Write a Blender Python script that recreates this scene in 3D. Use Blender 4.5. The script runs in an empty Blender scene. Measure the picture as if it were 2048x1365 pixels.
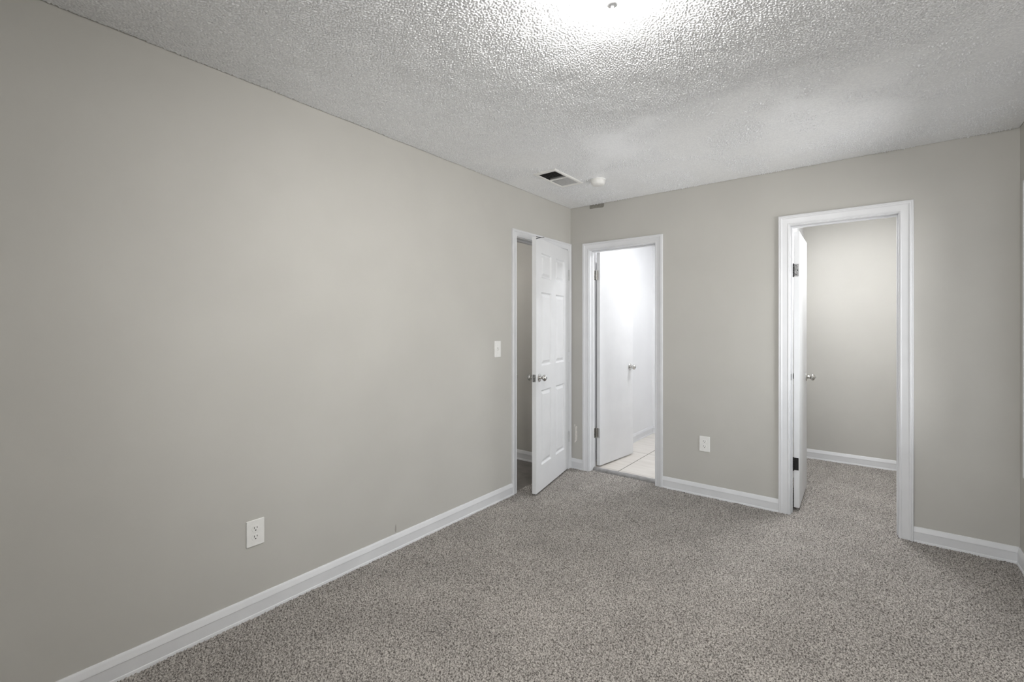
import bpy, bmesh, math, random
import numpy as np
from mathutils import Vector, Matrix

S = bpy.context.scene
COL = S.collection
PI = math.pi
random.seed(4)
RNG = np.random.default_rng(11)

# ------------------------------------------------------------------ camera
ROOM_W, ROOM_H, ROOM_L = 2.897, 2.44, 5.30       # corner of left and back wall = origin, room is x>0, y<0
cam = bpy.data.cameras.new('camera')
cam.sensor_fit = 'HORIZONTAL'
cam.sensor_width = 36.0
cam.lens = 923.14 / 2048 * 36.0
cam.shift_y = -(682.5 - 654.5) / 2048
cam.clip_start = 0.02
cam_o = bpy.data.objects.new('camera', cam)
COL.objects.link(cam_o)
cam_o.location = (2.2347, -3.7819, 1.3248)
cam_o.rotation_euler = (PI / 2, 0, 0.65990)
S.camera = cam_o

# ------------------------------------------------------------------ view, world, light levels
S.view_settings.view_transform = 'Standard'
S.view_settings.look = 'None'
S.view_settings.gamma = 1.0
S.view_settings.use_curve_mapping = False
S.view_settings.exposure = 0.14
S.cycles.use_denoising = True
S.cycles.max_bounces = 16
S.cycles.diffuse_bounces = 12
S.cycles.sample_clamp_indirect = 5.0

SKY = 8.9            # daylight outside the window
LAMP = 130.0          # bedroom dome light, glass radiance
BATH_LAMP = 74.0
CLOSET_LAMP = 112.0
HALL_FILL = 50.0  # unseen hall lamp, added to brighten the hallway

w = bpy.data.worlds.new('daylight')
S.world = w
w.use_nodes = True
nt = w.node_tree
nt.nodes.clear()
bg = nt.nodes.new('ShaderNodeBackground')
wtc = nt.nodes.new('ShaderNodeTexCoord')              # hazy sky; lower half made brighter to throw light up onto the ceiling
wsep = nt.nodes.new('ShaderNodeSeparateXYZ')
wmr = nt.nodes.new('ShaderNodeMapRange')
wmr.inputs['From Min'].default_value = -0.12
wmr.inputs['From Max'].default_value = 0.12
wmix = nt.nodes.new('ShaderNodeMixRGB')
wmix.inputs['Color1'].default_value = (1.28, 1.28, 1.27, 1)
wmix.inputs['Color2'].default_value = (0.84, 0.88, 0.92, 1)
nt.links.new(wtc.outputs['Generated'], wsep.inputs[0])
nt.links.new(wsep.outputs['Z'], wmr.inputs['Value'])
nt.links.new(wmr.outputs['Result'], wmix.inputs['Fac'])
nt.links.new(wmix.outputs['Color'], bg.inputs['Color'])
bg.inputs['Strength'].default_value = SKY
wo = nt.nodes.new('ShaderNodeOutputWorld')
nt.links.new(bg.outputs[0], wo.inputs[0])


# ------------------------------------------------------------------ materials
def lin(r, g, b):
    def f(c):
        c /= 255.0
        return c / 12.92 if c <= 0.04045 else ((c + 0.055) / 1.055) ** 2.4
    return (f(r), f(g), f(b), 1.0)


def mat(name, col, rough=0.5, metal=0.0, spec=0.5):
    m = bpy.data.materials.new(name)
    m.use_nodes = True
    b = m.node_tree.nodes['Principled BSDF']
    b.inputs['Base Color'].default_value = col
    b.inputs['Roughness'].default_value = rough
    b.inputs['Metallic'].default_value = metal
    b.inputs['Specular IOR Level'].default_value = spec
    return m


def node(m, kind, **kw):
    n = m.node_tree.nodes.new(kind)
    for k, v in kw.items():
        if hasattr(n, k):
            setattr(n, k, v)
        else:
            n.inputs[k].default_value = v
    return n


def add_noise(m, c1, c2, scale, lo=0.35, hi=0.65, detail=3, bump=0.0, bump_scale=None, dist=0.001):
    """procedural colour variation plus a fine bump in object space"""
    t = m.node_tree
    b = t.nodes['Principled BSDF']
    tc = node(m, 'ShaderNodeTexCoord')
    n = node(m, 'ShaderNodeTexNoise', Scale=scale, Detail=detail)
    t.links.new(tc.outputs['Object'], n.inputs['Vector'])
    r = node(m, 'ShaderNodeValToRGB')
    r.color_ramp.elements[0].position = lo
    r.color_ramp.elements[0].color = c1
    r.color_ramp.elements[1].position = hi
    r.color_ramp.elements[1].color = c2
    t.links.new(n.outputs['Fac'], r.inputs['Fac'])
    t.links.new(r.outputs['Color'], b.inputs['Base Color'])
    if bump:
        n2 = node(m, 'ShaderNodeTexNoise', Scale=bump_scale or scale, Detail=2)
        t.links.new(tc.outputs['Object'], n2.inputs['Vector'])
        bp = node(m, 'ShaderNodeBump', Strength=bump, Distance=dist)
        t.links.new(n2.outputs['Fac'], bp.inputs['Height'])
        t.links.new(bp.outputs['Normal'], b.inputs['Normal'])
    return m


M = {}
M['wall'] = add_noise(mat('greige_wall_paint', (0.5, 0.48, 0.44, 1), 0.75, spec=0.25),
                      (0.475, 0.464, 0.434, 1), (0.495, 0.484, 0.453, 1), 2.5, bump=0.08, bump_scale=220)
M['trim'] = add_noise(mat('white_trim_paint', (0.8, 0.8, 0.8, 1), 0.38),
                      (0.655, 0.66, 0.675, 1), (0.695, 0.70, 0.715, 1), 6, bump=0.05, bump_scale=90)
M['door'] = add_noise(mat('white_door_paint', (0.8, 0.8, 0.8, 1), 0.4),
                      (0.69, 0.695, 0.705, 1), (0.72, 0.725, 0.735, 1), 5, bump=0.04, bump_scale=120)
M['ceiling'] = add_noise(mat('white_ceiling_texture', (0.7, 0.7, 0.71, 1), 0.22, spec=0.8),
                         (0.82, 0.83, 0.85, 1), (0.89, 0.90, 0.915, 1), 110, 0.42, 0.58)
M['plain_ceiling'] = mat('flat_white_ceiling', (0.75, 0.75, 0.75, 1), 0.8)
M['bath_wall'] = add_noise(mat('white_bathroom_paint', (0.8, 0.8, 0.83, 1), 0.5),
                           (0.72, 0.725, 0.735, 1), (0.74, 0.745, 0.755, 1), 3)
M['plastic'] = add_noise(mat('white_plastic', (0.78, 0.77, 0.75, 1), 0.35), (0.76, 0.755, 0.735, 1), (0.79, 0.785, 0.765, 1), 40)
M['slot'] = mat('black_slot', (0.012, 0.011, 0.01, 1), 0.7)
M['chrome'] = add_noise(mat('satin_chrome', (0.62, 0.61, 0.59, 1), 0.2, 1.0), (0.58, 0.57, 0.55, 1), (0.64, 0.63, 0.61, 1), 60)
M['bronze'] = add_noise(mat('black_hinge_metal', (0.012, 0.011, 0.011, 1), 0.45, 0.3), (0.008, 0.008, 0.008, 1), (0.016, 0.015, 0.015, 1), 80)
M['grey_metal'] = add_noise(mat('worn_grey_metal', (0.22, 0.22, 0.22, 1), 0.45, 0.7), (0.16, 0.16, 0.16, 1), (0.3, 0.3, 0.3, 1), 90)
M['dark_metal'] = mat('dark_wire', (0.03, 0.03, 0.032, 1), 0.5, 0.2)
M['duct'] = mat('duct_inside', (0.02, 0.02, 0.019, 1), 0.8)
M['louver'] = add_noise(mat('grey_louver_paint', (0.5, 0.5, 0.5, 1), 0.5), (0.47, 0.47, 0.47, 1), (0.53, 0.53, 0.53, 1), 50)
M['vinyl'] = add_noise(mat('grey_transition_strip', (0.3, 0.29, 0.28, 1), 0.4), (0.20, 0.195, 0.19, 1), (0.29, 0.285, 0.285, 1), 22)
M['hall_floor'] = add_noise(mat('dark_hall_floor', (0.12, 0.11, 0.1, 1), 0.45), (0.095, 0.086, 0.078, 1), (0.15, 0.137, 0.125, 1), 9, detail=6)
M['finial'] = mat('grey_finial_metal', (0.42, 0.42, 0.43, 1), 0.35, 0.3)
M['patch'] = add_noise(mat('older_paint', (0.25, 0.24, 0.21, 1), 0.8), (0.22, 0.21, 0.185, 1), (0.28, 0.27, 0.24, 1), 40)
M['scrape'] = add_noise(mat('bare_wall_scrape', (0.62, 0.58, 0.54, 1), 0.85), (0.64, 0.61, 0.58, 1), (0.76, 0.73, 0.69, 1), 45)
M['scuff'] = mat('scuff_grime', (0.33, 0.31, 0.285, 1), 0.8)


def carpet_material():
    m = mat('taupe_carpet', (0.3, 0.27, 0.25, 1), 0.95, spec=0.1)
    t = m.node_tree
    b = t.nodes['Principled BSDF']
    tc = node(m, 'ShaderNodeTexCoord')
    fleck = node(m, 'ShaderNodeTexNoise', Scale=150.0, Detail=2.0, Roughness=0.6)
    t.links.new(tc.outputs['Object'], fleck.inputs['Vector'])
    r = node(m, 'ShaderNodeValToRGB')
    e = r.color_ramp.elements
    e[0].position, e[0].color = 0.36, (0.075, 0.066, 0.059, 1)
    e[1].position, e[1].color = 0.63, (0.48, 0.448, 0.413, 1)
    mid = r.color_ramp.elements.new(0.48)
    mid.color = (0.252, 0.234, 0.215, 1)
    t.links.new(fleck.outputs['Fac'], r.inputs['Fac'])
    lay = node(m, 'ShaderNodeTexNoise', Scale=3.2, Detail=4.0, Roughness=0.62)     # pile lying different ways
    t.links.new(tc.outputs['Object'], lay.inputs['Vector'])
    mr = node(m, 'ShaderNodeMapRange')
    for k, v in (('From Min', 0.3), ('From Max', 0.7), ('To Min', 0.87), ('To Max', 1.10)):
        mr.inputs[k].default_value = v
    t.links.new(lay.outputs['Fac'], mr.inputs['Value'])
    mx = node(m, 'ShaderNodeVectorMath', operation='SCALE')
    t.links.new(r.outputs['Color'], mx.inputs[0])
    t.links.new(mr.outputs['Result'], mx.inputs['Scale'])
    t.links.new(mx.outputs['Vector'], b.inputs['Base Color'])
    b.inputs['Sheen Weight'].default_value = 0.15
    b.inputs['Sheen Roughness'].default_value = 0.6
    return m


M['carpet'] = carpet_material()


def tile_material():
    m = mat('cream_floor_tile', (0.6, 0.57, 0.53, 1), 0.25)
    t = m.node_tree
    b = t.nodes['Principled BSDF']
    tc = node(m, 'ShaderNodeTexCoord')
    sep = node(m, 'ShaderNodeSeparateXYZ')
    t.links.new(tc.outputs['Object'], sep.inputs[0])

    def line(axis, origin, pitch, half):
        a = node(m, 'ShaderNodeMath', operation='SUBTRACT')
        a.inputs[1].default_value = origin - pitch / 2
        t.links.new(sep.outputs[axis], a.inputs[0])
        d = node(m, 'ShaderNodeMath', operation='FLOORED_MODULO')
        d.inputs[1].default_value = pitch
        t.links.new(a.outputs[0], d.inputs[0])
        c = node(m, 'ShaderNodeMath', operation='SUBTRACT')
        c.inputs[1].default_value = pitch / 2
        t.links.new(d.outputs[0], c.inputs[0])
        f = node(m, 'ShaderNodeMath', operation='ABSOLUTE')
        t.links.new(c.outputs[0], f.inputs[0])
        g = node(m, 'ShaderNodeMath', operation='LESS_THAN')
        g.inputs[1].default_value = half
        t.links.new(f.outputs[0], g.inputs[0])
        return g
    lx = line('X', 0.437, 0.345, 0.0035)
    ly = line('Y', 0.125, 0.690, 0.0030)
    n = node(m, 'ShaderNodeTexNoise', Scale=5.0, Detail=5.0)
    mp = node(m, 'ShaderNodeMapping')
    mp.inputs['Scale'].default_value = (0.6, 3.0, 1)
    t.links.new(tc.outputs['Object'], mp.inputs['Vector'])
    t.links.new(mp.outputs['Vector'], n.inputs['Vector'])
    r = node(m, 'ShaderNodeValToRGB')
    r.color_ramp.elements[0].position, r.color_ramp.elements[0].color = 0.3, (0.60, 0.565, 0.52, 1)
    r.color_ramp.elements[1].position, r.color_ramp.elements[1].color = 0.7, (0.68, 0.65, 0.605, 1)
    t.links.new(n.outputs['Fac'], r.inputs['Fac'])
    m1 = node(m, 'ShaderNodeMixRGB')
    m1.inputs['Color2'].default_value = (0.13, 0.115, 0.10, 1)
    t.links.new(lx.outputs[0], m1.inputs['Fac'])
    t.links.new(r.outputs['Color'], m1.inputs['Color1'])
    m2 = node(m, 'ShaderNodeMixRGB')
    m2.inputs['Color2'].default_value = (0.36, 0.33, 0.30, 1)
    t.links.new(ly.outputs[0], m2.inputs['Fac'])
    t.links.new(m1.outputs['Color'], m2.inputs['Color1'])
    t.links.new(m2.outputs['Color'], b.inputs['Base Color'])
    return m


M['tile'] = tile_material()


def glow(name, strength, col):
    m = bpy.data.materials.new(name)
    m.use_nodes = True
    b = m.node_tree.nodes['Principled BSDF']
    b.inputs['Base Color'].default_value = (0.85, 0.85, 0.85, 1)
    b.inputs['Roughness'].default_value = 0.3
    b.inputs['Emission Color'].default_value = col
    b.inputs['Emission Strength'].default_value = strength
    return m


def glass_material():
    m = bpy.data.materials.new('window_glass')
    m.use_nodes = True
    t = m.node_tree
    t.nodes.clear()
    tr = node(m, 'ShaderNodeBsdfTransparent')
    gl = node(m, 'ShaderNodeBsdfGlossy', Roughness=0.02)
    fr = node(m, 'ShaderNodeFresnel', IOR=1.45)
    mx = node(m, 'ShaderNodeMixShader')
    out = node(m, 'ShaderNodeOutputMaterial')
    t.links.new(fr.outputs[0], mx.inputs[0])
    t.links.new(tr.outputs[0], mx.inputs[1])
    t.links.new(gl.outputs[0], mx.inputs[2])
    t.links.new(mx.outputs[0], out.inputs[0])
    return m


M['glass'] = glass_material()


# ------------------------------------------------------------------ mesh helpers
def box(bm, x0, x1, y0, y1, z0, z1):
    vs = [bm.verts.new((x, y, z)) for z in (z0, z1) for y in (y0, y1) for x in (x0, x1)]
    for f in ((0, 2, 3, 1), (4, 5, 7, 6), (0, 1, 5, 4), (2, 6, 7, 3), (0, 4, 6, 2), (1, 3, 7, 5)):
        bm.faces.new([vs[i] for i in f])
    return vs


def lathe(bm, prof, seg=32, mtx=None):
    """prof: list of (radius, height) about local z"""
    rings = []
    for r, h in prof:
        if r < 1e-6:
            rings.append([bm.verts.new((0, 0, h))])
        else:
            rings.append([bm.verts.new((r * math.cos(2 * PI * i / seg), r * math.sin(2 * PI * i / seg), h)) for i in range(seg)])
    for a, b in zip(rings, rings[1:]):
        for i in range(seg):
            j = (i + 1) % seg
            if len(a) == 1 and len(b) == 1:
                continue
            if len(a) == 1:
                bm.faces.new((a[0], b[j], b[i]))
            elif len(b) == 1:
                bm.faces.new((a[i], a[j], b[0]))
            else:
                bm.faces.new((a[i], a[j], b[j], b[i]))
    vs = [v for r in rings for v in r]
    if mtx is not None:
        bmesh.ops.transform(bm, matrix=mtx, verts=vs)
    return vs


def tube(bm, pts, r, seg=10):
    pts = [Vector(p) for p in pts]
    rings = []
    for i, p in enumerate(pts):
        d = (pts[min(i + 1, len(pts) - 1)] - pts[max(i - 1, 0)]).normalized()
        u = d.cross(Vector((0, 0, 1)))
        if u.length < 1e-3:
            u = d.cross(Vector((1, 0, 0)))
        u.normalize()
        v = d.cross(u)
        rings.append([bm.verts.new(p + r * (math.cos(2 * PI * k / seg) * u + math.sin(2 * PI * k / seg) * v)) for k in range(seg)])
    for a, b in zip(rings, rings[1:]):
        for k in range(seg):
            bm.faces.new((a[k], a[(k + 1) % seg], b[(k + 1) % seg], b[k]))
    bm.faces.new(rings[0])
    bm.faces.new(list(reversed(rings[-1])))


def sweep(bm, prof, path_of):
    """prof: closed list of points; path_of(p) -> list of 3D points the point is swept through"""
    lines = [[bm.verts.new(q) for q in path_of(p)] for p in prof]
    n, k = len(lines), len(lines[0])
    for i in range(n):
        a, b = lines[i], lines[(i + 1) % n]
        for j in range(k - 1):
            bm.faces.new((a[j], a[j + 1], b[j + 1], b[j]))
    bm.faces.new([l[0] for l in lines])
    bm.faces.new([l[-1] for l in reversed(lines)])


def obj(name, bm, m, parent=None, bevel=0.0, smooth=None, segs=2):
    bmesh.ops.recalc_face_normals(bm, faces=bm.faces)
    me = bpy.data.meshes.new(name)
    bm.to_mesh(me)
    bm.free()
    me.materials.append(m)
    o = bpy.data.objects.new(name, me)
    COL.objects.link(o)
    if parent is not None:
        o.parent = parent
    if bevel:
        b = o.modifiers.new('bevel', 'BEVEL')
        b.width = bevel
        b.segments = segs
        b.limit_method = 'ANGLE'
        b.angle_limit = math.radians(40)
    if smooth:
        for p in me.polygons:
            p.use_smooth = True
        if smooth < 180:
            me.set_sharp_from_angle(angle=math.radians(smooth))
    return o


def tag(o, label, cat, group=None, kind=None):
    o['label'] = label
    o['category'] = cat
    if group:
        o['group'] = group
    if kind:
        o['kind'] = kind
    return o


def struct(name, bm, m, label, cat, **kw):
    return tag(obj(name, bm, m, **kw), label, cat, kind='structure')


def empty(name, loc, rot=(0, 0, 0)):
    o = bpy.data.objects.new(name, None)
    o.empty_display_size = 0.05
    COL.objects.link(o)
    o.location = loc
    o.rotation_euler = rot
    return o


def dup(root, name_loc, rot=None):
    r = root.copy()
    COL.objects.link(r)
    r.location = name_loc
    if rot:
        r.rotation_euler = rot
    for ch in list(root.children):
        c = ch.copy()
        COL.objects.link(c)
        c.parent = r
        for g in list(ch.children):
            d = g.copy()
            COL.objects.link(d)
            d.parent = c
    return r


def grid_object(name, xs, ys, zz, keep, m, jitter=0.0, extra=None):
    """dense height field; keep(xc, yc) says which cells exist"""
    nx, ny = len(xs), len(ys)
    X, Y = np.meshgrid(xs, ys)
    if jitter:
        jx = RNG.uniform(-jitter, jitter, X.shape)
        jy = RNG.uniform(-jitter, jitter, X.shape)
    else:
        jx = jy = 0.0
    co = np.stack([X + jx, Y + jy, zz], -1).reshape(-1, 3).astype(np.float32)
    xc = (xs[:-1] + xs[1:]) / 2
    yc = (ys[:-1] + ys[1:]) / 2
    XC, YC = np.meshgrid(xc, yc)
    K = keep(XC, YC)
    j, i = np.nonzero(K)
    a = j * nx + i
    quads = np.stack([a, a + 1, a + 1 + nx, a + nx], -1)
    used = np.unique(quads)
    remap = np.zeros(nx * ny, np.int64)
    remap[used] = np.arange(len(used))
    co = co[used]
    quads = remap[quads]
    if extra is not None:                                  # a few large quads appended
        ev = np.array(extra, np.float32).reshape(-1, 3)
        eq = np.arange(len(ev)).reshape(-1, 4) + len(co)
        co = np.concatenate([co, ev])
        quads = np.concatenate([quads, eq])
    me = bpy.data.meshes.new(name)
    me.vertices.add(len(co))
    me.vertices.foreach_set('co', co.ravel())
    me.loops.add(quads.size)
    me.loops.foreach_set('vertex_index', quads.ravel().astype(np.int32))
    me.polygons.add(len(quads))
    me.polygons.foreach_set('loop_start', (np.arange(len(quads)) * 4).astype(np.int32))
    me.polygons.foreach_set('use_smooth', np.ones(len(quads), bool))
    me.update(calc_edges=True)
    me.materials.append(m)
    o = bpy.data.objects.new(name, me)
    COL.objects.link(o)
    return o


def band_noise(ny, nx, step, wl, width=0.35, seed=0):
    """noise with one dominant wavelength (metres), unit variance"""
    g = np.random.default_rng(seed).standard_normal((ny, nx))
    F = np.fft.rfft2(g)
    fy = np.fft.fftfreq(ny, step)[:, None]
    fx = np.fft.rfftfreq(nx, step)[None, :]
    f = np.sqrt(fx * fx + fy * fy)
    k = np.log(np.maximum(f, 1e-6) * wl)
    h = np.fft.irfft2(F * np.exp(-(k / width) ** 2 / 2), s=(ny, nx))
    return h / h.std()


# ------------------------------------------------------------------ openings (jamb inner faces)
WT = 0.115                                               # wall thickness
D1 = dict(a=-0.844, b=-0.070, h=2.040)                   # left wall, along y
D2 = dict(a=0.202, b=0.813, h=2.026)                     # back wall, along x: bathroom
D3 = dict(a=1.789, b=2.375, h=2.041)                     # back wall, along x: closet
JB = 0.018                                               # jamb board
BATH = dict(x0=0.115, x1=1.58, y0=WT, y1=1.775, floor=0.02)
CLO = dict(x0=1.70, x1=2.93, y0=WT, y1=1.748)
HALL = dict(x0=-1.25, x1=-WT, y0=-1.9, y1=-0.072)
WIN = dict(a=-1.00, b=-0.214, z0=0.582, z1=2.045)         # right wall window, along y
WIN_FILL = dict(a=1.62, b=2.75, z0=0.45, z1=2.10)            # unseen window added behind the camera for fill daylight, along x


def wall_with_holes(bm, axis, p0, p1, lo, hi, holes, z0=-0.03, z1=ROOM_H + 0.03):
    """a wall slab p0..p1 thick, running lo..hi along the other axis, holes = (a, b, zlo, zhi)"""
    def put(a, b, za, zb):
        if b - a < 1e-5 or zb - za < 1e-5:
            return
        if axis == 'x':
            box(bm, p0, p1, a, b, za, zb)
        else:
            box(bm, a, b, p0, p1, za, zb)
    cur = lo
    for a, b, za, zb in sorted(holes):
        put(cur, a, z0, z1)
        put(a, b, z0, za)
        put(a, b, zb, z1)
        cur = b
    put(cur, hi, z0, z1)


# ------------------------------------------------------------------ the room shell
bm = bmesh.new()
wall_with_holes(bm, 'x', -WT, 0, -ROOM_L - WT, WT, [(D1['a'] - JB, D1['b'] + JB, -0.03, D1['h'] + JB)])
wall_left = struct('wall_left', bm, M['wall'], 'long greige painted wall on the left with a door at its far end', 'wall')

bm = bmesh.new()
wall_with_holes(bm, 'y', 0, WT, 0, ROOM_W + WT,
                [(D2['a'] - JB, D2['b'] + JB, -0.03, D2['h'] + JB), (D3['a'] - JB, D3['b'] + JB, -0.03, D3['h'] + JB)])
wall_back = struct('wall_back', bm, M['wall'], 'greige painted far wall with the bathroom and closet doorways', 'wall')

bm = bmesh.new()
wall_with_holes(bm, 'x', ROOM_W, ROOM_W + WT, -ROOM_L - WT, 0, [(WIN['a'], WIN['b'], WIN['z0'], WIN['z1'])])
struct('wall_right', bm, M['wall'], 'greige wall at the right edge, holding the window', 'wall')

bm = bmesh.new()
wall_with_holes(bm, 'y', -ROOM_L - WT, -ROOM_L, 0, ROOM_W, [(WIN_FILL['a'], WIN_FILL['b'], WIN_FILL['z0'], WIN_FILL['z1'])])
struct('wall_front', bm, M['wall'], 'greige wall closing the bedroom opposite the bathroom doorway', 'wall')

# bathroom, closet and hall walls
bm = bmesh.new()
b = BATH
box(bm, b['x0'] - 0.1, b['x0'], b['y0'], b['y1'] + 0.1, -0.03, ROOM_H + 0.03)
struct('wall_bathroom_left', bm, M['bath_wall'], 'bright white bathroom wall seen beside the open flat door', 'wall')
bm = bmesh.new()
box(bm, b['x0'], b['x1'], b['y1'], b['y1'] + 0.1, -0.03, ROOM_H + 0.03)
struct('wall_bathroom_back', bm, M['bath_wall'], 'white wall at the far end of the bathroom', 'wall')
bm = bmesh.new()
box(bm, b['x1'], CLO['x0'], WT, 1.90, -0.03, ROOM_H + 0.03)
struct('wall_partition', bm, M['bath_wall'], 'partition wall between the bathroom and the closet', 'wall')
bm = bmesh.new()
c = CLO
box(bm, c['x0'], c['x1'] + 0.1, c['y1'], c['y1'] + 0.1, -0.03, ROOM_H + 0.03)
struct('wall_closet_back', bm, M['wall'], 'greige back wall inside the walk-in closet', 'wall')
bm = bmesh.new()
box(bm, c['x1'], c['x1'] + 0.1, WT, c['y1'], -0.03, ROOM_H + 0.03)
struct('wall_closet_right', bm, M['wall'], 'greige right-hand wall inside the closet', 'wall')
bm = bmesh.new()
h = HALL
box(bm, h['x0'] - 0.1, h['x1'], h['y1'], h['y1'] + 0.1, -0.03, ROOM_H + 0.03)
struct('wall_hall', bm, M['wall'], 'dim greige hallway wall seen through the gap beside the ajar six-panel door', 'wall')
bm = bmesh.new()
box(bm, h['x0'] - 0.1, h['x0'], h['y0'], h['y1'], -0.03, ROOM_H + 0.03)
struct('wall_hall_far', bm, M['wall'], 'hallway wall facing the ajar six-panel door', 'wall')
bm = bmesh.new()
box(bm, h['x0'] - 0.1, h['x1'], h['y0'] - 0.1, h['y0'], -0.03, ROOM_H + 0.03)
struct('wall_hall_end', bm, M['wall'], 'end wall of the short hallway', 'wall')


# ---- ceiling: sprayed texture, coarse and curdled in the middle, smoother in a band along the far wall
VENT = dict(x0=0.316, x1=0.464, y0=-1.003, y1=-0.667)
st = 0.0028
xs = np.arange(0.0035, ROOM_W - 0.0030, st)
ys = np.arange(-3.70, -0.0030, st)
ny, nx = len(ys), len(xs)
YY = ys[:, None]
XX = xs[None, :]
curd = band_noise(ny, nx, st, 0.0125, 0.34, 1)
fine = band_noise(ny, nx, st, 0.0085, 0.22, 2)
spot = band_noise(ny, nx, st, 0.013, 0.34, 3)
wob = band_noise(ny, nx, st, 0.35, 0.5, 4)
blotch = band_noise(ny, nx, st, 0.55, 0.5, 5)
# rough weight: 1 in the main field, falling off towards the repaired far strip and the left side
edge = -1.38 + 0.035 * wob + 0.10 * (XX - 1.2) * (XX < 1.2)
wr = 1.0 / (1.0 + np.exp((YY - edge) / 0.045))
wl_ = 0.70 + 0.30 / (1.0 + np.exp(-(XX - 0.75 - 0.05 * wob) / 0.16))
rough = wr * wl_
drops = np.clip(spot - 0.90, 0, None)                    # isolated sprayed drops
curds = np.tanh(1.1 * curd) * 0.85 + 0.40 * fine
hh = rough * curds * 0.0031 + (1 - rough) * (0.0046 * drops * (0.55 + 0.45 * np.tanh(2 * blotch)) + 0.00022 * fine)
hh = hh + (0.0002 + 0.0004 * wr) * wob
zz = ROOM_H - hh


def ceil_keep(X, Y):
    return ~((X > VENT['x0']) & (X < VENT['x1']) & (Y > VENT['y0']) & (Y < VENT['y1']))


zc = ROOM_H
ceiling = grid_object('ceiling', xs, ys, zz, ceil_keep, M['ceiling'],
                      extra=[(0.003, -ROOM_L, zc), (ROOM_W - 0.003, -ROOM_L, zc), (ROOM_W - 0.003, -3.70, zc), (0.003, -3.70, zc)])
tag(ceiling, 'white sprayed-texture ceiling over the whole bedroom', 'ceiling', kind='structure')
bm = bmesh.new()
v = VENT
zt = ROOM_H + 0.006
box(bm, -WT, v['x0'], -ROOM_L - WT, WT, zt, zt + 0.1)
box(bm, v['x1'], ROOM_W + WT, -ROOM_L - WT, WT, zt, zt + 0.1)
box(bm, v['x0'], v['x1'], -ROOM_L - WT, v['y0'], zt, zt + 0.1)
box(bm, v['x0'], v['x1'], v['y1'], WT, zt, zt + 0.1)
slab = obj('ceiling_board', bm, M['plain_ceiling'], ceiling)
bm = bmesh.new()
box(bm, 0.0, CLO['x1'] + 0.1, WT, 1.90, ROOM_H, ROOM_H + 0.1)
struct('ceiling_beyond', bm, M['plain_ceiling'], 'flat white ceiling over the bathroom and closet', 'ceiling')
bm = bmesh.new()
box(bm, HALL['x0'] - 0.1, -WT, HALL['y0'] - 0.1, 0.03, ROOM_H, ROOM_H + 0.1)
struct('ceiling_hall', bm, M['plain_ceiling'], 'flat white hallway ceiling', 'ceiling')


# ---- carpet: cut pile as a dense tufted surface, running into the closet
st = 0.0034
xs = np.arange(-0.03, CLO['x1'], st)
ys = np.arange(-3.55, CLO['y1'], st)
ny, nx = len(ys), len(xs)
t1 = band_noise(ny, nx, st, 0.0112, 0.32, 6)
t2 = band_noise(ny, nx, st, 0.022, 0.5, 7)
t3 = band_noise(ny, nx, st, 0.25, 0.6, 8)
zz = -0.001 + 0.0042 * np.tanh(0.9 * t1) + 0.0007 * t2 + 0.0010 * t3 + RNG.normal(0, 0.0005, (ny, nx))


def carpet_keep(X, Y):
    room = (X > 0) & (X < ROOM_W) & (Y < 0)
    d1 = (X > -0.022) & (X <= 0) & (Y > D1['a']) & (Y < D1['b'])
    d2 = (Y >= 0) & (Y < 0.044) & (X > D2['a']) & (X < D2['b'])
    d3 = (Y >= 0) & (Y <= WT) & (X > D3['a']) & (X < D3['b'])
    cl = (Y > WT) & (X > CLO['x0'])
    return room | d1 | d2 | d3 | cl


floor = grid_object('floor', xs, ys, zz, carpet_keep, M['carpet'], jitter=0.0011,
                    extra=[(0, -ROOM_L, 0), (ROOM_W, -ROOM_L, 0), (ROOM_W, -3.55, 0), (0, -3.55, 0)])
tag(floor, 'taupe cut-pile carpet covering the bedroom and running into the closet', 'carpet', kind='structure')
bm = bmesh.new()
box(bm, 0, CLO['x1'] + 0.1, -ROOM_L - WT, 1.90, -0.06, -0.012)
obj('subfloor', bm, M['hall_floor'], floor)

bm = bmesh.new()
box(bm, b['x0'], b['x1'], 0.088, b['y1'], -0.01, b['floor'])
struct('floor_bathroom', bm, M['tile'], 'cream tiled bathroom floor with dark grout lines', 'floor')
bm = bmesh.new()
box(bm, h['x0'], -0.020, h['y0'], h['y1'], -0.06, -0.004)
struct('floor_hall', bm, M['hall_floor'], 'dark smooth hallway floor beyond the six-panel door', 'floor')

# rounded grey strip between carpet and bathroom tile
bm = bmesh.new()
prof = [(0.046, -0.010), (0.046, 0.009), (0.051, 0.017), (0.060, 0.0225), (0.074, 0.0255), (0.090, 0.0240), (0.090, -0.010)]
sweep(bm, prof, lambda p: [(D2['a'], p[0], p[1]), (0.44, p[0], p[1]), (D2['b'], p[0], p[1])])
strip = struct('trim_transition', bm, M['vinyl'], 'grey rounded threshold strip between the carpet and the bathroom tile', 'threshold', smooth=50)

# ------------------------------------------------------------------ baseboards
BPROF = [(0, -0.008), (0.0165, -0.008), (0.0165, 0.004), (0.0145, 0.011), (0.0118, 0.0125), (0.0118, 0.060), (0.0135, 0.0615),
         (0.0135, 0.0655), (0.0105, 0.072), (0.0088, 0.083), (0.0062, 0.0895), (0.0045, 0.0925), (0, 0.0925)]


def baseboard_run(bm, kind, a, b, at, sgn, dz=0.0):
    """kind 'x': board along y on plane x=at growing sgn*x; kind 'y': along x on plane y=at growing sgn*y"""
    def path(p):
        t, z = p
        if kind == 'x':
            return [(at + sgn * t, a, z + dz), (at + sgn * t, b, z + dz)]
        return [(a, at + sgn * t, z + dz), (b, at + sgn * t, z + dz)]
    sweep(bm, BPROF, path)


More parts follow.
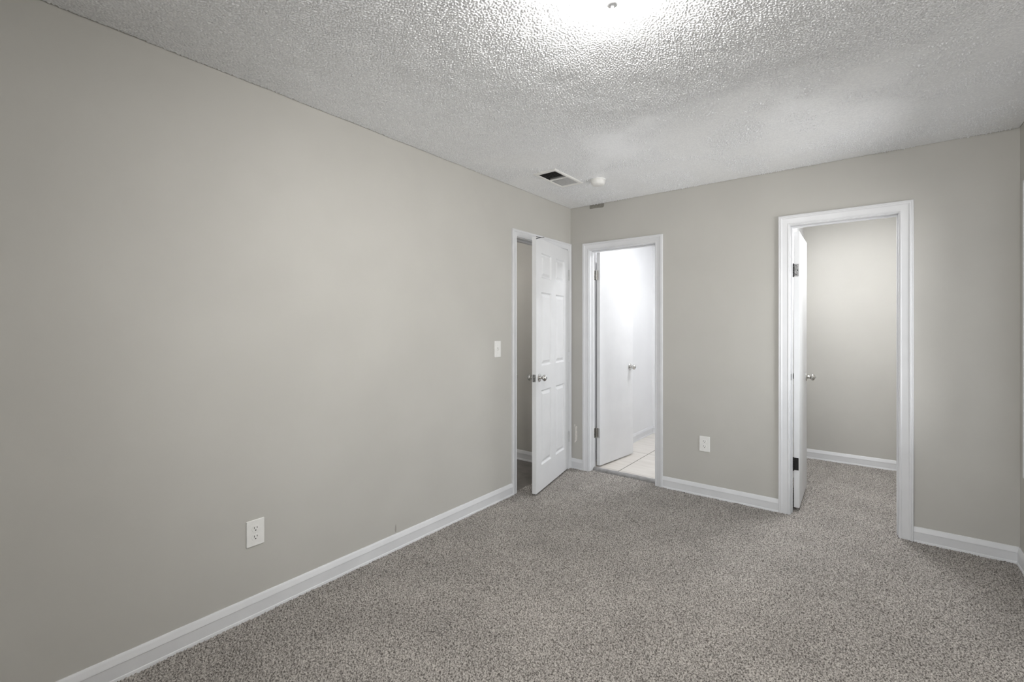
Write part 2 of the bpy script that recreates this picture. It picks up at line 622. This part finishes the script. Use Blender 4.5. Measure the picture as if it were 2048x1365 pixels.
CW1, CW2, CW3 = 0.058, 0.062, 0.066                       # casing widths of the three doors
REV = 0.006
bm = bmesh.new()
baseboard_run(bm, 'x', -ROOM_L, D1['a'] - REV - CW1, 0, 1)
struct('baseboard_left', bm, M['trim'], 'long white baseboard along the left wall', 'baseboard', smooth=25)
bm = bmesh.new()
baseboard_run(bm, 'y', 0.0, D2['a'] - REV - CW2, 0, -1)
baseboard_run(bm, 'y', D2['b'] + REV + CW2, D3['a'] - REV - CW3, 0, -1)
baseboard_run(bm, 'y', D3['b'] + REV + CW3, ROOM_W, 0, -1)
struct('baseboard_back', bm, M['trim'], 'white baseboard in three lengths along the far wall between the doorways', 'baseboard', smooth=25)
bm = bmesh.new()
baseboard_run(bm, 'x', -ROOM_L, 0.0, ROOM_W, -1)
struct('baseboard_right', bm, M['trim'], 'white baseboard meeting the far wall at the right corner', 'baseboard', smooth=25)
bm = bmesh.new()
baseboard_run(bm, 'x', BATH['y0'], BATH['y1'], BATH['x0'], 1, 0.02)
struct('baseboard_bathroom_left', bm, M['trim'], 'white baseboard under the bathroom side wall beyond the flat door', 'baseboard', smooth=25)
bm = bmesh.new()
baseboard_run(bm, 'y', BATH['x0'], BATH['x1'], BATH['y1'], -1, 0.02)
struct('baseboard_bathroom_back', bm, M['trim'], 'white baseboard at the far end of the bathroom', 'baseboard', smooth=25)
bm = bmesh.new()
baseboard_run(bm, 'y', CLO['x0'], CLO['x1'], CLO['y1'], -1)
struct('baseboard_closet', bm, M['trim'], 'white baseboard across the back of the closet', 'baseboard', smooth=25)
bm = bmesh.new()
baseboard_run(bm, 'y', HALL['x0'], HALL['x1'], HALL['y1'], -1)
struct('baseboard_hall', bm, M['trim'], 'white baseboard in the dim hallway behind the ajar door', 'baseboard', smooth=25)


# ------------------------------------------------------------------ door casings with jambs
def casing_profile(W):
    k = W / 0.066
    return [(0, 0), (0, 0.0085), (0.003 * k, 0.0105), (0.0075 * k, 0.0105), (0.0095 * k, 0.0085), (0.013 * k, 0.0085),
            (0.016 * k, 0.0098), (0.040 * k, 0.0118), (0.044 * k, 0.0135), (0.047 * k, 0.0165), (0.053 * k, 0.0172),
            (0.056 * k, 0.0155), (0.059 * k, 0.0168), (0.0635 * k, 0.0165), (W, 0.013), (W, 0)]


def door_frame(name, D, W, wall, label):
    """casing on the bedroom face; jamb boards and stops as parts. wall 'x': plane x=0 along y, else plane y=0 along x"""
    a, b_, hd = D['a'] - REV, D['b'] + REV, D['h'] + REV

    def P3(u, t, z):                                       # u along wall, t out of the wall into the room
        return (t, u, z) if wall == 'x' else (u, -t, z)
    bm = bmesh.new()
    sweep(bm, casing_profile(W), lambda p: [P3(a - p[0], p[1], -0.008), P3(a - p[0], p[1], hd + p[0]),
                                            P3(b_ + p[0], p[1], hd + p[0]), P3(b_ + p[0], p[1], -0.008)])
    fr = struct(name, bm, M['trim'], label, 'door frame', smooth=25)
    bm = bmesh.new()

    def bx(u0, u1, t0, t1, z0, z1):
        p, q = P3(u0, t0, z0), P3(u1, t1, z1)
        box(bm, min(p[0], q[0]), max(p[0], q[0]), min(p[1], q[1]), max(p[1], q[1]), z0, z1)
    bx(D['a'] - JB, D['a'], 0.0005, -WT, -0.008, D['h'])
    bx(D['b'], D['b'] + JB, 0.0005, -WT, -0.008, D['h'])
    bx(D['a'] - JB, D['b'] + JB, 0.0005, -WT, D['h'], D['h'] + JB)
    obj('jamb', bm, M['trim'], fr, bevel=0.0015)
    t0, t1 = (-0.040, -0.072) if wall == 'x' else (-0.042, -0.074)
    bm = bmesh.new()
    bx(D['a'], D['a'] + 0.007, t0, t1, -0.006, D['h'])
    bx(D['b'] - 0.007, D['b'], t0, t1, -0.006, D['h'])
    bx(D['a'] + 0.007, D['b'] - 0.007, t0, t1, D['h'] - 0.010, D['h'])
    obj('door_stop', bm, M['trim'], fr, bevel=0.002)
    return fr


f1 = door_frame('trim_1', D1, CW1, 'x', 'white casing around the six-panel door in the left wall')
f2 = door_frame('trim_2', D2, CW2, 'y', 'white casing around the bathroom doorway in the far wall')
f3 = door_frame('trim_3', D3, CW3, 'y', 'white moulded casing around the closet doorway, taller and wider than its neighbour')

bm = bmesh.new()                                           # strike plate on the latch jamb of the six-panel door
box(bm, -0.045, 0.0025, D1['a'], D1['a'] + 0.0012, 0.895, 0.952)
tube(bm, [(-0.004, D1['a'] + 0.001, 0.897), (0.002, D1['a'] + 0.007, 0.908), (0.003, D1['a'] + 0.009, 0.923), (0.002, D1['a'] + 0.007, 0.939), (-0.004, D1['a'] + 0.001, 0.950)], 0.0026)
obj('strike_plate', bm, M['chrome'], f1)
bm = bmesh.new()
box(bm, 1.789, 1.7905, 0.030, 0.058, 0.945, 0.99)
obj('strike_plate', bm, M['bronze'], f3)


# ------------------------------------------------------------------ doors
KNOB = [(0, 0), (0.0325, 0), (0.0325, 0.003), (0.030, 0.0065), (0.022, 0.009), (0.0135, 0.0105), (0.0115, 0.016), (0.0115, 0.026),
        (0.0145, 0.030), (0.0215, 0.034), (0.0262, 0.041), (0.0265, 0.047), (0.0238, 0.053), (0.0185, 0.0575), (0.0165, 0.060), (0.0125, 0.0622), (0, 0.0625)]


def add_knob(parent, x, z, side, T, name='door_knob'):
    """side -1: on the visible face (local -y), +1: on the far face"""
    m4 = Matrix.Translation((x, 0 if side < 0 else T, z)) @ Matrix.Rotation(PI / 2 if side < 0 else -PI / 2, 4, 'X')
    bm = bmesh.new()
    lathe(bm, KNOB, 40, m4)
    k = obj(name, bm, M['chrome'], parent, smooth=35)
    bm = bmesh.new()
    lathe(bm, [(0, 0.0622), (0.006, 0.0622), (0.006, 0.0645), (0.0045, 0.0655), (0, 0.0655)], 16, m4)
    obj('lock_button', bm, M['grey_metal'], k, smooth=35)
    return k


def panel_leaf(bm, L, H, T, cols, rows):
    """six-panel moulded leaf in local coords (0..L, 0..T, 0..H), panels sunk on both faces"""
    xs_ = [0] + [v for c in cols for v in c] + [L]
    zs_ = [0] + [v for r in rows for v in r] + [H]

    def ring(f, x0, x1, z0, z1, d):
        return [f(x0, d, z0), f(x1, d, z0), f(x1, d, z1), f(x0, d, z1)]
    for face in (0, 1):
        def f(x, d, z):
            return bm.verts.new((x, d if face == 0 else T - d, z))
        for i in range(len(xs_) - 1):
            for j in range(len(zs_) - 1):
                x0, x1, z0, z1 = xs_[i], xs_[i + 1], zs_[j], zs_[j + 1]
                if (x0, x1) in cols and (z0, z1) in rows:
                    steps = [(0, 0), (0.003, 0.003), (0.007, 0.0095), (0.011, 0.0125), (0.017, 0.0125), (0.036, 0.0030), (0.039, 0.0015)]
                    rs = [ring(f, x0 + s, x1 - s, z0 + s, z1 - s, d) for s, d in steps]
                    for p, q in zip(rs, rs[1:]):
                        for k in range(4):
                            bm.faces.new((p[k], p[(k + 1) % 4], q[(k + 1) % 4], q[k]))
                    bm.faces.new(rs[-1])
                else:
                    bm.faces.new(ring(f, x0, x1, z0, z1, 0))
    e = [bm.verts.new(p) for p in ((0, 0, 0), (L, 0, 0), (L, T, 0), (0, T, 0), (0, 0, H), (L, 0, H), (L, T, H), (0, T, H))]
    for q in ((0, 1, 2, 3), (4, 5, 6, 7), (0, 3, 7, 4), (1, 5, 6, 2)):
        bm.faces.new([e[i] for i in q])
    bmesh.ops.remove_doubles(bm, verts=bm.verts, dist=1e-5)


TH = 0.035
# --- door_1: six-panel, hinged next to the corner, ajar into the room. local y must point away from the room face.
L1, H1 = 0.760, 2.012
bm = bmesh.new()
colsA = [(0.108, 0.328), (0.431, 0.652)]
rowsA = [(0.200, 0.800), (0.995, 1.587), (1.702, 1.902)]
panel_leaf(bm, L1, H1, TH, colsA, rowsA)
# local frame: x from hinge to free edge, y thickness. d=(.2,-.98): (-d.y, d.x) = (.98,.2) points INTO the room, so build mirrored
for vtx in bm.verts:
    vtx.co.y = -vtx.co.y
door1 = struct('door_1', bm, M['door'], 'white six-panel door standing ajar at the left corner', 'door')
door1.location = (0.0225, -0.078, 0.018)
door1.rotation_euler = (0, 0, math.atan2(-0.744, 0.1545))


def mirror_y(o):
    for vtx in o.data.vertices:
        vtx.co.y = -vtx.co.y
    o.data.flip_normals()


for side in (-1, 1):
    k = add_knob(door1, L1 - 0.060, 0.905, side, TH)
    mirror_y(k)
    for g in k.children:
        mirror_y(g)
bm = bmesh.new()
box(bm, L1 - 0.0002, L1 + 0.0013, -TH * 0.5 - 0.0125, -TH * 0.5 + 0.0125, 0.876, 0.934)
box(bm, L1, L1 + 0.009, -TH * 0.5 - 0.007, -TH * 0.5 + 0.007, 0.897, 0.913)
obj('latch_plate', bm, M['grey_metal'], door1)


def add_hinge(parent, z, x, y, m, plate=None, hgt=0.089, r=0.0062):
    bm = bmesh.new()
    for i in range(5):
        z0 = z + hgt * i / 5
        lathe(bm, [(0, 0.0006), (r * 0.9, 0.0006), (r, 0.0012), (r, hgt / 5 - 0.0012), (r * 0.9, hgt / 5 - 0.0006), (0, hgt / 5 - 0.0006)], 14,
              Matrix.Translation((x, y, z0)))
    lathe(bm, [(0, 0), (r * 0.7, 0), (r * 0.8, 0.004), (0, 0.006)], 12, Matrix.Translation((x, y, z + hgt)))
    lathe(bm, [(0, -0.006), (r * 0.8, -0.004), (r * 0.7, 0), (0, 0)], 12, Matrix.Translation((x, y, z)))
    if plate:
        for p in plate:
            box(bm, *p, z, z + hgt)
    return obj('hinge', bm, m, parent, smooth=40)


for z in (0.265, 1.00, 1.760):                              # barrels in the hinge gap, painted over
    hgm = M['trim'] if z == 1.00 else M['louver']
    add_hinge(door1, z - 0.018, -0.004, 0.0045, hgm, [(-0.004, 0.0, -0.010, 0.002)])
bm = bmesh.new()                                            # forked black hook at the top free corner
jn = (0.738, 0.033, 2.0060)
tube(bm, [(0.7595, -0.002, 2.0125), (0.750, 0.016, 2.0095), jn, (0.728, 0.055, 2.0090)], 0.0022)
tube(bm, [(0.7595, -0.002, 1.9955), (0.750, 0.016, 2.0010), jn], 0.0026)
hk = obj('hook', bm, M['dark_metal'], door1, smooth=60)
hk['label'] = 'small black forked hook at the top corner'

# --- door_2: flat bathroom door, opened into the bathroom
L2, H2 = 0.605, 1.987
bm = bmesh.new()
box(bm, 0, L2, 0, TH, 0, H2)
door2 = struct('door_2', bm, M['door'], 'flat white door opened into the bright bathroom', 'door', bevel=0.0015)
door2.location = (0.2485, 0.113, 0.033)
door2.rotation_euler = (0, 0, math.atan2(0.598, 0.0665))      # thickness goes to local +y = towards -x
for side in (-1, 1):
    add_knob(door2, L2 - 0.062, 0.888, side, TH)
bm = bmesh.new()
box(bm, L2 - 0.0002, L2 + 0.0013, TH * 0.5 - 0.0125, TH * 0.5 + 0.0125, 0.86, 0.916)
obj('latch_plate', bm, M['chrome'], door2)
for z in (0.290, 1.764):
    add_hinge(door2, z - 0.033, -0.0065, TH + 0.001, M['chrome'],
              [(-0.0022, -0.0002, 0.005, TH - 0.001)])
    bm = bmesh.new()                                        # jamb half of the hinge
    box(bm, D2['a'] - 0.0002, D2['a'] + 0.0018, 0.082, 0.112, z, z + 0.089)
    for q in (0.015, 0.045, 0.074):
        lathe(bm, [(0, 0), (0.0035, 0), (0.003, 0.001), (0, 0.0012)], 10, Matrix.Translation((D2['a'] + 0.0018, 0.097, z + q)) @ Matrix.Rotation(PI / 2, 4, 'Y'))
    obj('hinge_leaf', bm, M['chrome'], f2)

# --- door_3: closet door, square to the wall, seen nearly edge on
L3, H3 = 0.575, 1.990
bm = bmesh.new()
box(bm, 0, L3, 0, TH, 0, H3)
door3 = struct('door_3', bm, M['door'], 'flat white closet door swung fully back, seen almost edge on', 'door', bevel=0.002)
door3.location = (1.8335, 0.104, 0.022)
door3.rotation_euler = (0, 0, math.atan2(0.56, -0.0085))
for side in (-1, 1):
    add_knob(door3, L3 - 0.060, 0.900, side, TH)
for z, mm in ((0.292, M['bronze']), (1.690, M['grey_metal'])):
    hg = add_hinge(door3, z - 0.022, -0.0090, TH + 0.0012, M['bronze'])
    bm = bmesh.new()
    box(bm, -0.0024, 0.0, 0.005, TH, z - 0.022, z - 0.022 + 0.089)
    pl = obj('hinge_plate', bm, mm, hg, bevel=0.0045)
    bm = bmesh.new()
    for zz_, yy_ in ((0.012, 0.021), (0.044, 0.012), (0.077, 0.021)):
        lathe(bm, [(0, 0), (0.0042, 0), (0.0036, 0.0012), (0, 0.0014)], 12,
              Matrix.Translation((-0.0024, yy_, z - 0.022 + zz_)) @ Matrix.Rotation(-PI / 2, 4, 'Y'))
    obj('screw', bm, M['bronze'], hg)
    bm = bmesh.new()
    box(bm, D3['a'] - 0.0002, D3['a'] + 0.0018, 0.078, 0.108, z, z + 0.089)
    obj('hinge_leaf', bm, M['bronze'], f3)


# ------------------------------------------------------------------ windows
def make_window(name, W, P3, label):
    """P3(u, t, z): u along the wall, t from the room face outwards through the wall"""
    a, b_, z0, z1 = W['a'], W['b'], W['z0'], W['z1']

    def bx(bm, u0, u1, t0, t1, za, zb):
        p, q = P3(u0, t0, za), P3(u1, t1, zb)
        box(bm, min(p[0], q[0]), max(p[0], q[0]), min(p[1], q[1]), max(p[1], q[1]), za, zb)
    bm = bmesh.new()
    sweep(bm, casing_profile(0.066), lambda p: [P3(b_ + p[0], -p[1], z0 - p[0]), P3(b_ + p[0], -p[1], z1 + p[0]),
                                                P3(a - p[0], -p[1], z1 + p[0]), P3(a - p[0], -p[1], z0 - p[0]),
                                                P3(b_ + p[0], -p[1], z0 - p[0])])
    win = struct(name, bm, M['trim'], label, 'window', smooth=25)
    bm = bmesh.new()
    for q in ((a, a + 0.03, z0, z1), (b_ - 0.03, b_, z0, z1), (a + 0.03, b_ - 0.03, z0, z0 + 0.03), (a + 0.03, b_ - 0.03, z1 - 0.03, z1)):
        bx(bm, q[0], q[1], 0.001, WT, q[2], q[3])
    obj('window_frame', bm, M['trim'], win, bevel=0.002)
    zm = (z0 + z1) / 2
    for xo, za, zb in ((0.045, z0 + 0.03, zm + 0.02), (0.078, zm - 0.02, z1 - 0.03)):
        bm = bmesh.new()
        ya, yb = a + 0.03, b_ - 0.03
        for q in ((ya, ya + 0.04, za, zb), (yb - 0.04, yb, za, zb), (ya + 0.04, yb - 0.04, za, za + 0.04), (ya + 0.04, yb - 0.04, zb - 0.04, zb)):
            bx(bm, q[0], q[1], xo, xo + 0.03, q[2], q[3])
        sash = obj('sash', bm, M['trim'], win, bevel=0.003)
        bm = bmesh.new()
        bx(bm, ya + 0.038, yb - 0.038, xo + 0.013, xo + 0.017, za + 0.038, zb - 0.038)
        obj('glass_pane', bm, M['glass'], sash)


def sky_portal(W, loc, rot):
    """guides daylight sampling through a window opening; gives off no light of its own"""
    l = bpy.data.lights.new('daylight_portal', 'AREA')
    l.shape = 'RECTANGLE'
    l.size = W['b'] - W['a']
    l.size_y = W['z1'] - W['z0']
    l.cycles.is_portal = True
    o = bpy.data.objects.new('daylight_portal', l)
    COL.objects.link(o)
    o.location = loc
    o.rotation_euler = rot


sky_portal(WIN, (ROOM_W + WT, (WIN['a'] + WIN['b']) / 2, (WIN['z0'] + WIN['z1']) / 2), (PI / 2, 0, PI / 2))
sky_portal(WIN_FILL, ((WIN_FILL['a'] + WIN_FILL['b']) / 2, -ROOM_L - WT, (WIN_FILL['z0'] + WIN_FILL['z1']) / 2), (PI / 2, 0, 0))
make_window('window_1', WIN, lambda u, t, z: (ROOM_W + t, u, z), 'white-cased window at the right edge, its casing just showing beside the far corner')
make_window('window_fill', WIN_FILL, lambda u, t, z: (u, -ROOM_L - t, z), 'unseen white-cased window added behind the camera for fill daylight')


# ------------------------------------------------------------------ wall plates
def wall_plate_mesh(bm, wdt, hgt):
    box(bm, -wdt / 2, wdt / 2, -hgt / 2, hgt / 2, 0, 0.0055)


def face_rot(wall):
    # local x along wall, local y up, local z out of the wall
    if wall == 'left':
        return Matrix(((0, 0, 1), (1, 0, 0), (0, 1, 0))).to_euler()
    return Matrix(((1, 0, 0), (0, 0, -1), (0, 1, 0))).to_euler()


def make_outlet():
    r = empty('wall_outlet', (0, 0, 0))
    bm = bmesh.new()
    wall_plate_mesh(bm, 0.0785, 0.1195)
    obj('cover_plate', bm, M['plastic'], r, bevel=0.0028, segs=3)
    for s in (-1, 1):
        bm = bmesh.new()
        # rounded receptacle face, flat top and bottom
        pts = []
        for i in range(40):
            an = 2 * PI * i / 40
            x, y = 0.0172 * math.cos(an), 0.0172 * math.sin(an)
            pts.append((x, max(-0.0142, min(0.0142, y))))
        vb = [bm.verts.new((x, y + s * 0.0195, 0.0050)) for x, y in pts]
        vt = [bm.verts.new((x * 0.97, y * 0.97 + s * 0.0195, 0.0066)) for x, y in pts]
        for i in range(40):
            bm.faces.new((vb[i], vb[(i + 1) % 40], vt[(i + 1) % 40], vt[i]))
        bm.faces.new(vt)
        rc = obj('receptacle', bm, M['plastic'], r)
        bm = bmesh.new()
        cy = s * 0.0195
        box(bm, -0.0076, -0.0052, cy - 0.0005, cy + 0.0085, 0.0060, 0.00685)
        box(bm, 0.0052, 0.0076, cy + 0.0005, cy + 0.0078, 0.0060, 0.00685)
        lathe(bm, [(0, 0.0060), (0.0028, 0.0060), (0.0028, 0.00685), (0, 0.00685)], 14, Matrix.Translation((0, cy - 0.0075, 0)))
        obj('slot', bm, M['slot'], rc)
    bm = bmesh.new()
    lathe(bm, [(0.0032, 0.0050), (0.0032, 0.0062), (0.002, 0.0068), (0, 0.0069)], 16)
    obj('screw', bm, M['plastic'], r)
    return r


o1 = make_outlet()
o1.location = (0.0, -2.829, 0.380)
o1.rotation_euler = face_rot('left')
tag(o1, 'white duplex outlet low on the left wall above the long baseboard', 'outlet', 'duplex wall outlets')
o2 = dup(o1, (1.211, 0.0, 0.4085), face_rot('back'))
tag(o2, 'white duplex outlet low on the far wall between the bathroom and closet doorways', 'outlet', 'duplex wall outlets')

sw = empty('light_switch', (0.0, -1.084, 1.157), face_rot('left'))
tag(sw, 'white single toggle light switch on the left wall beside the six-panel door', 'light switch')
bm = bmesh.new()
wall_plate_mesh(bm, 0.074, 0.124)
obj('cover_plate', bm, M['plastic'], sw, bevel=0.0028, segs=3)
bm = bmesh.new()
box(bm, -0.0055, 0.0055, -0.0125, 0.0125, 0.0050, 0.0060)
vs = box(bm, -0.0038, 0.0038, -0.004, 0.006, 0.0055, 0.0165)
bmesh.ops.rotate(bm, verts=vs, cent=(0, 0, 0.0055), matrix=Matrix.Rotation(math.radians(-28), 3, 'X'))
tg = obj('toggle', bm, M['plastic'], sw, bevel=0.0008)
bm = bmesh.new()
box(bm, -0.0050, 0.0050, 0.0075, 0.0115, 0.0058, 0.0062)
box(bm, -0.0050, 0.0050, -0.0115, -0.0095, 0.0058, 0.0062)
obj('toggle_slot', bm, M['grey_metal'], tg)
for s in (-1, 1):
    bm = bmesh.new()
    lathe(bm, [(0.0030, 0.0050), (0.0030, 0.0062), (0.002, 0.0067), (0, 0.0068)], 16, Matrix.Translation((0, s * 0.0302, 0)))
    obj('screw', bm, M['plastic'], sw)

# ------------------------------------------------------------------ ceiling vent
vt_ = empty('ceiling_vent', (0.391, -0.835, ROOM_H))
tag(vt_, 'white two-way air vent in the ceiling near the far left corner', 'air vent')
bm = bmesh.new()
ox, oy, ix, iy, dz = 0.0955, 0.200, 0.0725, 0.166, -0.008


def rect(x, y, z):
    return [bm.verts.new(p) for p in ((-x, -y, z), (x, -y, z), (x, y, z), (-x, y, z))]


loops = [rect(ox, oy, 0.002), rect(ox, oy, -0.004), rect(ox - 0.006, oy - 0.006, dz), rect(ix + 0.002, iy + 0.002, dz), rect(ix, iy, dz + 0.002), rect(ix, iy, dz + 0.005)]
for p, q in zip(loops, loops[1:]):
    for k in range(4):
        bm.faces.new((p[k], p[(k + 1) % 4], q[(k + 1) % 4], q[k]))
box(bm, -ix, ix, -0.006, 0.004, dz + 0.0005, 0.012)
obj('vent_frame', bm, M['plastic'], vt_)
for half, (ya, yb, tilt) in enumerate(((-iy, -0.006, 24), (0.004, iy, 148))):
    bm = bmesh.new()
    n = 11
    for i in range(n):
        yc_ = ya + (yb - ya) * (i + 0.5) / n
        vs = box(bm, -ix + 0.0005, ix - 0.0005, -0.0085, 0.0085, -0.0004, 0.0004)
        bmesh.ops.rotate(bm, verts=vs, cent=(0, 0, 0), matrix=Matrix.Rotation(math.radians(tilt), 3, 'X'))
        bmesh.ops.translate(bm, verts=vs, vec=(0, yc_, dz + 0.009))
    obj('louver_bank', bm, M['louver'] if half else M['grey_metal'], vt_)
bm = bmesh.new()
loops = [rect(ix, iy, dz + 0.0045), rect(ix, iy, 0.10)]
for k in range(4):
    bm.faces.new((loops[0][k], loops[0][(k + 1) % 4], loops[1][(k + 1) % 4], loops[1][k]))
bm.faces.new(loops[1])
obj('duct', bm, M['duct'], vt_)

# ------------------------------------------------------------------ smoke detector
sd = empty('smoke_detector', (0.607, -0.622, ROOM_H))
tag(sd, 'small round white smoke detector on the ceiling beside the air vent', 'smoke detector')
bm = bmesh.new()
lathe(bm, [(0, 0.001), (0.057, 0.001), (0.057, -0.006), (0.055, -0.008), (0, -0.008)], 48)
obj('mounting_base', bm, M['plastic'], sd, smooth=35)
bm = bmesh.new()
lathe(bm, [(0, -0.008), (0.0525, -0.008), (0.0520, -0.024), (0.0495, -0.034), (0.044, -0.0395), (0.034, -0.042), (0, -0.0425)], 48)
obj('cover', bm, M['plastic'], sd, smooth=35)
bm = bmesh.new()
lathe(bm, [(0.008, -0.042), (0.008, -0.0435), (0.006, -0.0445), (0, -0.0445)], 20, Matrix.Translation((0.012, -0.010, 0)))
obj('test_button', bm, M['plastic'], sd, smooth=35)


# ------------------------------------------------------------------ dome lights
def dome_light(name, loc, R, drop, glass_m, label, group=None, clip=False):
    t = empty(name, loc)
    tag(t, label, 'ceiling light', group)
    bm = bmesh.new()
    lathe(bm, [(0, 0.002), (R * 0.44, 0.002), (R * 0.46, -0.004), (R * 0.46, -0.014), (R * 0.42, -0.018), (0.006, -0.018), (0.006, -0.040 - drop), (0, -0.040 - drop)], 56)
    obj('pan', bm, M['trim'], t, smooth=40)
    bm = bmesh.new()
    prof = [(R * 0.985, -0.049), (R, -0.048)]
    for i in range(1, 15):
        an = PI / 2 * i / 14
        prof.append((R * math.cos(an) if i < 14 else 0, -0.048 - drop * math.sin(an)))
    lathe(bm, prof, 64)
    obj('glass_shade', bm, glass_m, t, smooth=60)
    zb = -0.048 - drop
    bm = bmesh.new()
    lathe(bm, [(0.013, zb + 0.001), (0.019, zb - 0.001), (0.0205, zb - 0.006), (0.0185, zb - 0.012), (0.012, zb - 0.016), (0.006, zb - 0.018),
               (0.0045, zb - 0.022), (0.002, zb - 0.026), (0, zb - 0.0265)], 32)
    obj('finial', bm, M['finial'], t, smooth=60)
    if clip:  # dark bars set around the glass rim, each with an arm to the pan
        for an in (clip, clip + 2 * PI / 3, clip + 4 * PI / 3):
            bm = bmesh.new()
            pts = [((R + 0.006) * math.cos(an + d), (R + 0.006) * math.sin(an + d), -0.047 - 0.004 * abs(d) / 0.12) for d in np.linspace(-0.12, 0.12, 9)]
            tube(bm, pts, 0.0035)
            tube(bm, [((R + 0.003) * math.cos(an), (R + 0.003) * math.sin(an), -0.047), (R * 0.45 * math.cos(an), R * 0.45 * math.sin(an), -0.012)], 0.0028)
            obj('rim_bar', bm, M['dark_metal'], t, smooth=60)
    return t


dome_light('ceiling_light', (1.606, -2.466, ROOM_H), 0.150, 0.060, glow('lit_bedroom_glass', LAMP, (1.0, 0.985, 0.955, 1)),
           'lit white glass dome light with a grey finial at the top of the picture', clip=math.radians(172))
dome_light('ceiling_light', (1.02, 0.80, ROOM_H), 0.16, 0.035, glow('lit_bathroom_glass', BATH_LAMP, (0.97, 0.98, 1.0, 1)),
           'lit dome light on the bathroom ceiling beyond the flat white door')
dome_light('ceiling_light', (2.06, 0.64, ROOM_H), 0.15, 0.022, glow('lit_closet_glass', CLOSET_LAMP, (0.975, 0.985, 1.0, 1)),
           'lit dome light on the closet ceiling beyond the wider doorway')
dome_light('ceiling_light', (-0.72, -1.25, ROOM_H), 0.13, 0.07, glow('hall_fill_glass', HALL_FILL, (1.0, 0.98, 0.965, 1)),
           'unseen dome light added to brighten the hallway beyond the six-panel door')


# ------------------------------------------------------------------ marks on the paint
def blob(name, pts, to3, m, parent, th=0.0006):
    bm = bmesh.new()
    f = [bm.verts.new(to3(u, z, th)) for u, z in pts]
    g = [bm.verts.new(to3(u, z, -0.0005)) for u, z in pts]
    bm.faces.new(f)
    n = len(pts)
    for i in range(n):
        bm.faces.new((f[i], f[(i + 1) % n], g[(i + 1) % n], g[i]))
    return obj(name, bm, m, parent)


back3 = lambda u, z, t: (u, -t, z)
left3 = lambda u, z, t: (t, u, z)
blob('paint_scrape', [(0.040, 0.402), (0.047, 0.415), (0.052, 0.385), (0.062, 0.398), (0.072, 0.392), (0.066, 0.360), (0.071, 0.335), (0.072, 0.300),
                      (0.066, 0.262), (0.050, 0.243), (0.042, 0.240), (0.049, 0.270), (0.050, 0.310), (0.051, 0.345), (0.049, 0.375)], back3, M['scrape'], wall_back)
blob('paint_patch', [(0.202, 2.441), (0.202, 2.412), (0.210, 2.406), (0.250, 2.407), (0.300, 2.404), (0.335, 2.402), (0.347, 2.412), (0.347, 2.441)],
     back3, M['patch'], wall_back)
blob('scuff_mark', [(-2.036, 0.140), (-2.031, 0.150), (-2.028, 0.125), (-2.029, 0.104), (-2.036, 0.101), (-2.039, 0.118)], left3, M['scuff'], wall_left)
